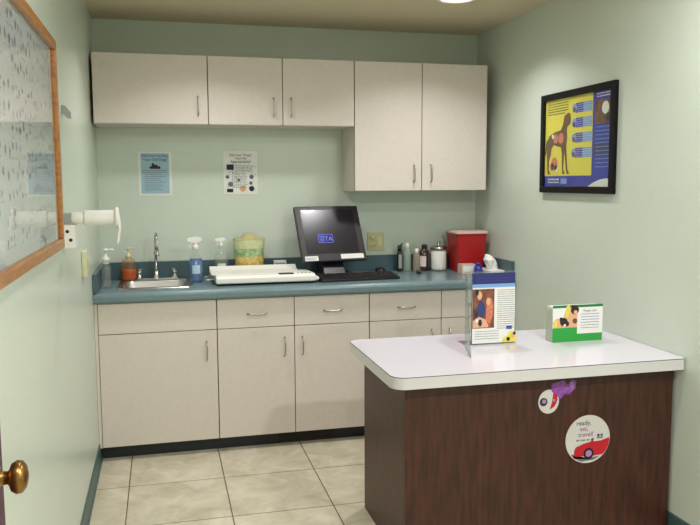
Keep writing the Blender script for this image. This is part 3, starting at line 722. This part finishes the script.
b = B('pane'); b.box(.0145, .0155, Y0 - .03, Y1 + .03, Z0 + .03, Z1 - .03); b.build('glass_pane', t)

# ------------------------------------------------------------------ things on the left wall
yr, zr = -1.74, 1.369
t = thing('paper_roll_holder', 'white paper towel roll on a wall arm with a round end disc above the sink', 'paper roll', (0, yr, zr - .04))
B('grey').box(0.001, 0.036, yr - .02, yr + .02, zr - .02, zr + .02).build('wall_bracket', t, bevel=0.004)
B('white').lathe([(0.02, 0.034), (0.023, 0.037), (0.023, 0.092), (0.02, 0.094)], (0, yr, zr), axis='x').build('arm', t)
B('paper').lathe([(0.004, 0.08), (0.028, 0.08), (0.029, 0.084), (0.029, 0.188), (0.028, 0.19), (0.004, 0.19)], (0, yr, zr), axis='x').build('paper_roll', t)
b = B('white'); b.lathe([(0.004, 0.19), (0.034, 0.19), (0.04, 0.194), (0.041, 0.2), (0.034, 0.205), (0.004, 0.206)], (0, yr, zr), axis='x', n=32); b.build('end_disc', t)
b = B('paper'); b.prism([(0.222, .02), (0.232, .01), (0.237, -.03), (0.23, -.085), (0.222, -.1), (0.221, -.09), (0.229, -.04), (0.224, 0)], lambda u, v: (u - .024, yr - .034, zr + v), lambda u, v: (u - .024, yr - .01, zr + v)); b.build('loose_end', t)
t = thing('outlet_box', 'white surface outlet box on the left wall beside the frame', 'outlet', (0, -1.75, 1.26))
B('white').box(0.001, 0.048, -1.79, -1.71, 1.258, 1.345).build('box_cover', t, bevel=0.003)
b = B('black')
for (u, v) in ((0.022, 1.322), (0.033, 1.29)): b.disc(u, v, 0.0065, lambda p, q: (p, -1.7906, q), 0, 16)
b.build('socket', t)
t = thing('switch_box', 'pale cream switch box low on the left wall beside the worktop corner', 'switch', (0, -1.08, 1.07))
B('palecream').box(0.001, 0.022, -1.12, -1.04, 1.072, 1.19).build('box_cover', t, bevel=0.003)
B('ivory').box(0.022, 0.028, -1.092, -1.068, 1.11, 1.15).build('toggle', t, bevel=0.001)
b = B('grey'); b.prism([(0.001, 1.80), (0.012, 1.80), (0.032, 1.775), (0.032, 1.752), (0.02, 1.752), (0.001, 1.772)], lambda u, v: (u, -1.62, v), lambda u, v: (u, -1.585, v))
tag(b.build('wall_clip', bevel=0.001), 'small slanted grey clip on the left wall beside the frame', 'clip')

# ------------------------------------------------------------------ island
IX0, IY0, IY1 = 1.1722, -2.166, -1.458
t = thing('island', 'island counter with white laminate top and dark walnut sides against the right wall', 'island', ((IX0 + W) / 2, (IY0 + IY1) / 2, 0))
pts = rrect(IX0, W - .002, IY0, IY1, .055, rs=(0, .055, .055, .02))
def scaled(d): return rrect(IX0 + d, W - .002 - d * .2, IY0 + d, IY1 - d, .055 - d, rs=(0, .055 - d, .055 - d, .02 - min(d, .01)))
b = B('islandedge'); b.prism(pts, lambda u, v: (u, v, ZI - .046), lambda u, v: (u, v, ZI - .0025)); b.build('top_edge', t)
b = B('seam'); q = scaled(.0); b.prism(q, lambda u, v: (u, v, ZI - .0024), lambda u, v: (u, v, ZI - .0002)); b.build('edge_seam', t)
b = B('islandtop'); b.prism(scaled(.0012), lambda u, v: (u, v, ZI - .0001), lambda u, v: (u, v, ZI + .0006)); b.build('laminate_top', t)
bx0, by0, by1 = 1.236, -2.106, -1.508
b = B('wood'); b.box(bx0, W - .016, by0, by0 + .019, 0.001, ZI - .0465); b.build('front_panel', t, bevel=0.001, seg=1)
b = B('wood'); b.box(bx0, bx0 + .019, by0 + .0195, by1, 0.001, ZI - .0465); b.build('side_panel', t, bevel=0.001, seg=1)
b = B('wood'); b.box(bx0 + .0195, W - .016, by1 - .018, by1 - .0005, 0.001, ZI - .0465); b.build('back_panel', t)

# stickers on the island front
FI = lambda d: (lambda u, v: (u, by0 - d, v))
cx_, cz_, rr_ = 2.013, 0.459, 0.1
t = thing('round_sticker', 'large round white sticker with a red car on the island front', 'sticker', (cx_, by0, cz_ - rr_), 'stickers on the island front')
b = B('stickwhite'); b.prism([(cx_ + rr_ * math.cos(2 * math.pi * k / 48), cz_ + rr_ * math.sin(2 * math.pi * k / 48)) for k in range(48)], FI(.0002), FI(.001)); b.build('backing', t)
b = B('stickred', 'magenta', 'inkgreen', 'black', 'mauve', 'inkdk', 'ink'); b.flat = True
S = lambda d: (lambda u, v: (cx_ + u * rr_, by0 - d, cz_ + v * rr_))
b.text('ready,', -.2, .6, .27, S(.0014), 5).text('set,', -.18, .36, .27, S(.0014), 1).text('travel!', -.1, .12, .27, S(.0014), 1)
b.scrib(-.52, .32, -.06, .07, S(.0014), 2, rnd, .7)
b.poly([(-.62, -.66), (-.6, -.42), (-.54, -.3), (-.2, -.18), (.1, -.12), (.2, -.05), (.3, -.12), (.6, -.1), (.97, 0), (.985, -.12), (.93, -.35), (.82, -.55), (.7, -.68), (.3, -.72), (-.5, -.7)], S(.0014), 0)
b.poly([(-.75, -.58), (-.6, -.78), (.5, -.75), (.66, -.7), (.3, -.88), (-.3, -.92), (-.6, -.76)], S(.0012), 6)
b.disc(.05, -.6, .23, S(.0018), 3).disc(.05, -.6, .14, S(.0022), 4)
b.disc(.47, .13, .055, S(.0018), 5).disc(.62, .13, .05, S(.0018), 5).rect(.4, .68, -.0, .06, S(.0018), 2)
b.poly([(.15, -.08), (.22, .04), (.26, .04), (.22, -.08)], S(.0018), 5)
b.build('print', t)
cx2, cz2, r2_ = 1.834, 0.628, 0.045
t = thing('round_sticker', 'small round white sticker with red and grey marks under the island top edge', 'sticker', (cx2, by0, cz2 - r2_), 'stickers on the island front')
b = B('stickwhite'); b.prism([(cx2 + r2_ * math.cos(2 * math.pi * k / 36), cz2 + r2_ * 1.08 * math.sin(2 * math.pi * k / 36)) for k in range(36)], FI(.0002), FI(.001)); b.build('backing', t)
b = B('stickred', 'mauve', 'inkdk'); b.flat = True
S2 = lambda d: (lambda u, v: (cx2 + u * r2_, by0 - d, cz2 + v * r2_))
b.poly([(.45, .85), (.8, .55), (.86, .1), (.6, -.45), (.1, -.75), (.3, -.1)], S2(.0014), 0).disc(-.5, 0, .38, S2(.0014), 2).disc(-.45, .05, .2, S2(.0017), 1).disc(.5, .1, .14, S2(.0017), 1)
b.build('print', t)
t = thing('bow_sticker', 'purple bow-shaped sticker just under the island top edge', 'sticker', (1.895, by0, 0.63), 'stickers on the island front')
b = B('purple'); b.prism([(1.845, .70), (1.9, .71), (1.915, .69), (1.935, .712), (1.955, .705), (1.95, .675), (1.925, .65), (1.905, .655), (1.885, .634), (1.868, .65), (1.846, .668)], FI(.0002), FI(.0012)); b.build('foil', t)
b = B('mauve'); b.flat = True; b.disc(1.935, .69, .011, FI(.0016), 0, 14); b.build('pale_patch', t)

# ------------------------------------------------------------------ acrylic sign holder with leaflet
zi = ZI + .001
t = thing('sign_holder', 'tall clear acrylic holder with a blue headed leaflet on the island', 'sign holder', (1.78, -1.7, zi))
b = B('acrylic'); b.box(1.64, 1.881, -1.712, -1.709, zi, 1.108); b.build('front_pane', t)
b = B('acrylic', 'seam')
def fin(du, z1_a, z1_b):
    a0 = Vector((1.64, -1.714, zi)); a1 = Vector((1.575, -1.93, zi)); n_ = (a1 - a0).cross(Vector((0, 0, 1))).normalized() * .003
    q = [a0, a1, Vector((1.615, -1.79, z1_b)), Vector((1.64, -1.714, z1_a))]
    v0 = [b.bm.verts.new(p) for p in q]; v1 = [b.bm.verts.new(p + n_) for p in q]
    b.bm.faces.new(v0[::-1]); b.bm.faces.new(v1)
    for k in range(4):
        f = b.bm.faces.new((v0[k], v0[(k + 1) % 4], v1[(k + 1) % 4], v1[k])); f.material_index = 1 if k in (0,) else 0
fin(0, 1.1, 1.1); b.build('side_fin', t)
B('acrylic').box(1.64, 1.881, -1.708, -1.62, zi, zi + .003).build('foot', t)
B('navy').box(1.671, 1.874, -1.7085, -1.706, zi + .004, 1.10).build('leaflet', t)
b = B('paper', 'navy', 'skyblue', 'photodk', 'photobl', 'skin', 'organ', 'ink', 'midblue', 'yellow', 'inkdk', 'seam', 'headblue'); b.flat = True
FS = lambda d: (lambda u, v: (u, -1.7125 - d, v))
LZ = zi + .004
b.rect(1.671, 1.874, LZ, 1.10, FS(0), 0).rect(1.671, 1.874, 1.052, 1.10, FS(.0004), 1).rect(1.671, 1.874, 1.036, 1.052, FS(.0004), 2)
b.rect(1.671, 1.672, LZ, 1.036, FS(.0006), 11).rect(1.671, 1.874, LZ, LZ + .002, FS(.0006), 11)
for k in range(3): b.scrib(1.69, 1.865, 1.088 - k * .012, .003, FS(.0008), 12, rnd, .7)
u0, u1, v0, v1 = 1.673, 1.776, .856, 1.03
b.rect(u0, u1, v0, v1, FS(.0006), 3)
P_ = lambda d: (lambda u, v: (u0 + u * (u1 - u0), -1.7125 - d, v0 + v * (v1 - v0)))
b.poly([(.25, .3), (.2, .5), (.28, .68), (.42, .72), (.55, .6), (.6, .42), (.5, .28)], P_(.0009), 4).disc(.32, .84, .11, P_(.0009), 5).disc(.2, .92, .08, P_(.001), 10)
b.poly([(.6, .2), (.62, .5), (.72, .72), (.85, .78), (.95, .6), (.92, .3), (.8, .1)], P_(.0009), 6).disc(.72, .68, .1, P_(.0012), 5)
b.poly([(0.02, .02), (.02, .2), (.3, .3), (.6, .22), (.75, .05), (.7, .02)], P_(.001), 5).disc(.35, .14, .09, P_(.0014), 10).disc(.2, .2, .05, P_(.0014), 0).poly([(.1, .3), (.16, .42), (.24, .38), (.2, .28)], P_(.0014), 10)
for k in range(19): b.scrib(1.79, 1.872, 1.022 - k * .0095, .003, FS(.0006), 7, rnd, .8)
for k in range(4): b.scrib(1.684, 1.80, .84 - k * .011, .003, FS(.0006), 7, rnd, .75)
b.rect(1.835, 1.862, .852, .86, FS(.0006), 8).rect(1.835, 1.862, .846, .85, FS(.0006), 8)
b.poly([(1.815, LZ + .002), (1.82, LZ + .02), (1.84, LZ + .03), (1.85, LZ + .05), (1.872, LZ + .052), (1.884, LZ + .03), (1.884, LZ + .002)], FS(.0007), 9)
b.disc(1.868, LZ + .03, .011, FS(.001), 5).disc(1.845, LZ + .016, .009, FS(.001), 10).disc(1.874, LZ + .04, .007, FS(.0013), 10)
b.build('leaflet_print', t)

# green and white card holder
t = thing('card_holder', 'low green and white card holder with puppy picture on the island', 'card holder', (2.165, -1.72, zi))
x0, x1, ya, yb2 = 2.04, 2.289, -1.752, -1.69
b = B('milky'); b.box(x0, x0 + .003, ya, yb2, zi, .93).box(x1 - .003, x1, ya, yb2, zi, .93).box(x0 + .003, x1 - .003, ya, ya + .003, zi, .946).box(x0 + .003, x1 - .003, yb2 - .003, yb2, zi, .94).box(x0 + .003, x1 - .003, ya + .003, yb2 - .003, zi, zi + .003); b.build('holder', t)
B('paper').box(x0 + .006, x1 - .006, ya + .006, yb2 - .006, zi + .004, .94).build('card_stack', t)
b = B('paper', 'green', 'dkgreen', 'yellow', 'dogbrown', 'skin', 'ink', 'inkpurple', 'black', 'brown'); b.flat = True
FCd = lambda d: (lambda u, v: (u, ya - .0006 - d, v))
b.rect(x0, x1, zi, .947, FCd(0), 0).rect(x0, x1, .936, .948, FCd(.0004), 2).rect(x0, x1, zi, .816, FCd(.0004), 1).rect(x0, 2.162, .816, .846, FCd(.0004), 1)
b.rect(2.043, 2.162, .846, .936, FCd(.0003), 0)
b.poly([(2.043, .846), (2.043, .872), (2.06, .89), (2.09, .88), (2.105, .93), (2.13, .938), (2.162, .92), (2.162, .846)], FCd(.0005), 5)
b.poly([(2.1, .89), (2.108, .945), (2.125, .95), (2.12, .9)], FCd(.0006), 3).poly([(2.046, .85), (2.05, .875), (2.064, .885), (2.062, .85)], FCd(.0006), 3)
b.disc(2.149, .925, .02, FCd(.0008), 9).disc(2.138, .94, .008, FCd(.0009), 8).disc(2.152, .915, .009, FCd(.001), 5)
b.disc(2.095, .872, .019, FCd(.0008), 9).disc(2.082, .885, .009, FCd(.0009), 8).disc(2.11, .863, .012, FCd(.0009), 9).disc(2.15, .875, .012, FCd(.0009), 4).disc(2.1, .857, .006, FCd(.001), 0)
b.text('Puppy care', 2.225, .915, .015, FCd(.0006), 6)
for k in range(6): b.scrib(2.18, 2.272, .903 - k * .0125, .003, FCd(.0006), 7 if k in (1, 2, 3) else 6, rnd, .8)
b.build('card_print', t)

# ------------------------------------------------------------------ world, camera, render look
w = bpy.data.worlds.new('world'); bpy.context.scene.world = w; w.use_nodes = True
w.node_tree.nodes['Background'].inputs['Color'].default_value = (0.6, 0.62, 0.65, 1)
w.node_tree.nodes['Background'].inputs['Strength'].default_value = 0.05
cam = bpy.data.cameras.new('camera'); co = bpy.data.objects.new('camera', cam); C.objects.link(co)
F = 757.68
cam.sensor_fit = 'HORIZONTAL'; cam.sensor_width = 36; cam.lens = F / 700 * 36; cam.clip_start = 0.05
yaw, pit, rol = R(-13.933), R(-6.054), R(-0.272)
fwd = Vector((-math.sin(yaw) * math.cos(pit), math.cos(yaw) * math.cos(pit), math.sin(pit)))
r_ = Vector((math.cos(yaw), math.sin(yaw), 0)); u_ = r_.cross(fwd)
r2 = r_ * math.cos(rol) + u_ * math.sin(rol); u2 = -r_ * math.sin(rol) + u_ * math.cos(rol)
mw = Matrix((r2, u2, -fwd)).transposed().to_4x4(); mw.translation = (0.3633, -4.7665, 1.4994)
co.matrix_world = mw
sc = bpy.context.scene; sc.camera = co
sc.view_settings.view_transform = 'Standard'; sc.view_settings.look = 'None'
sc.view_settings.gamma = 1; sc.view_settings.use_curve_mapping = False
sc.view_settings.exposure = 0.45
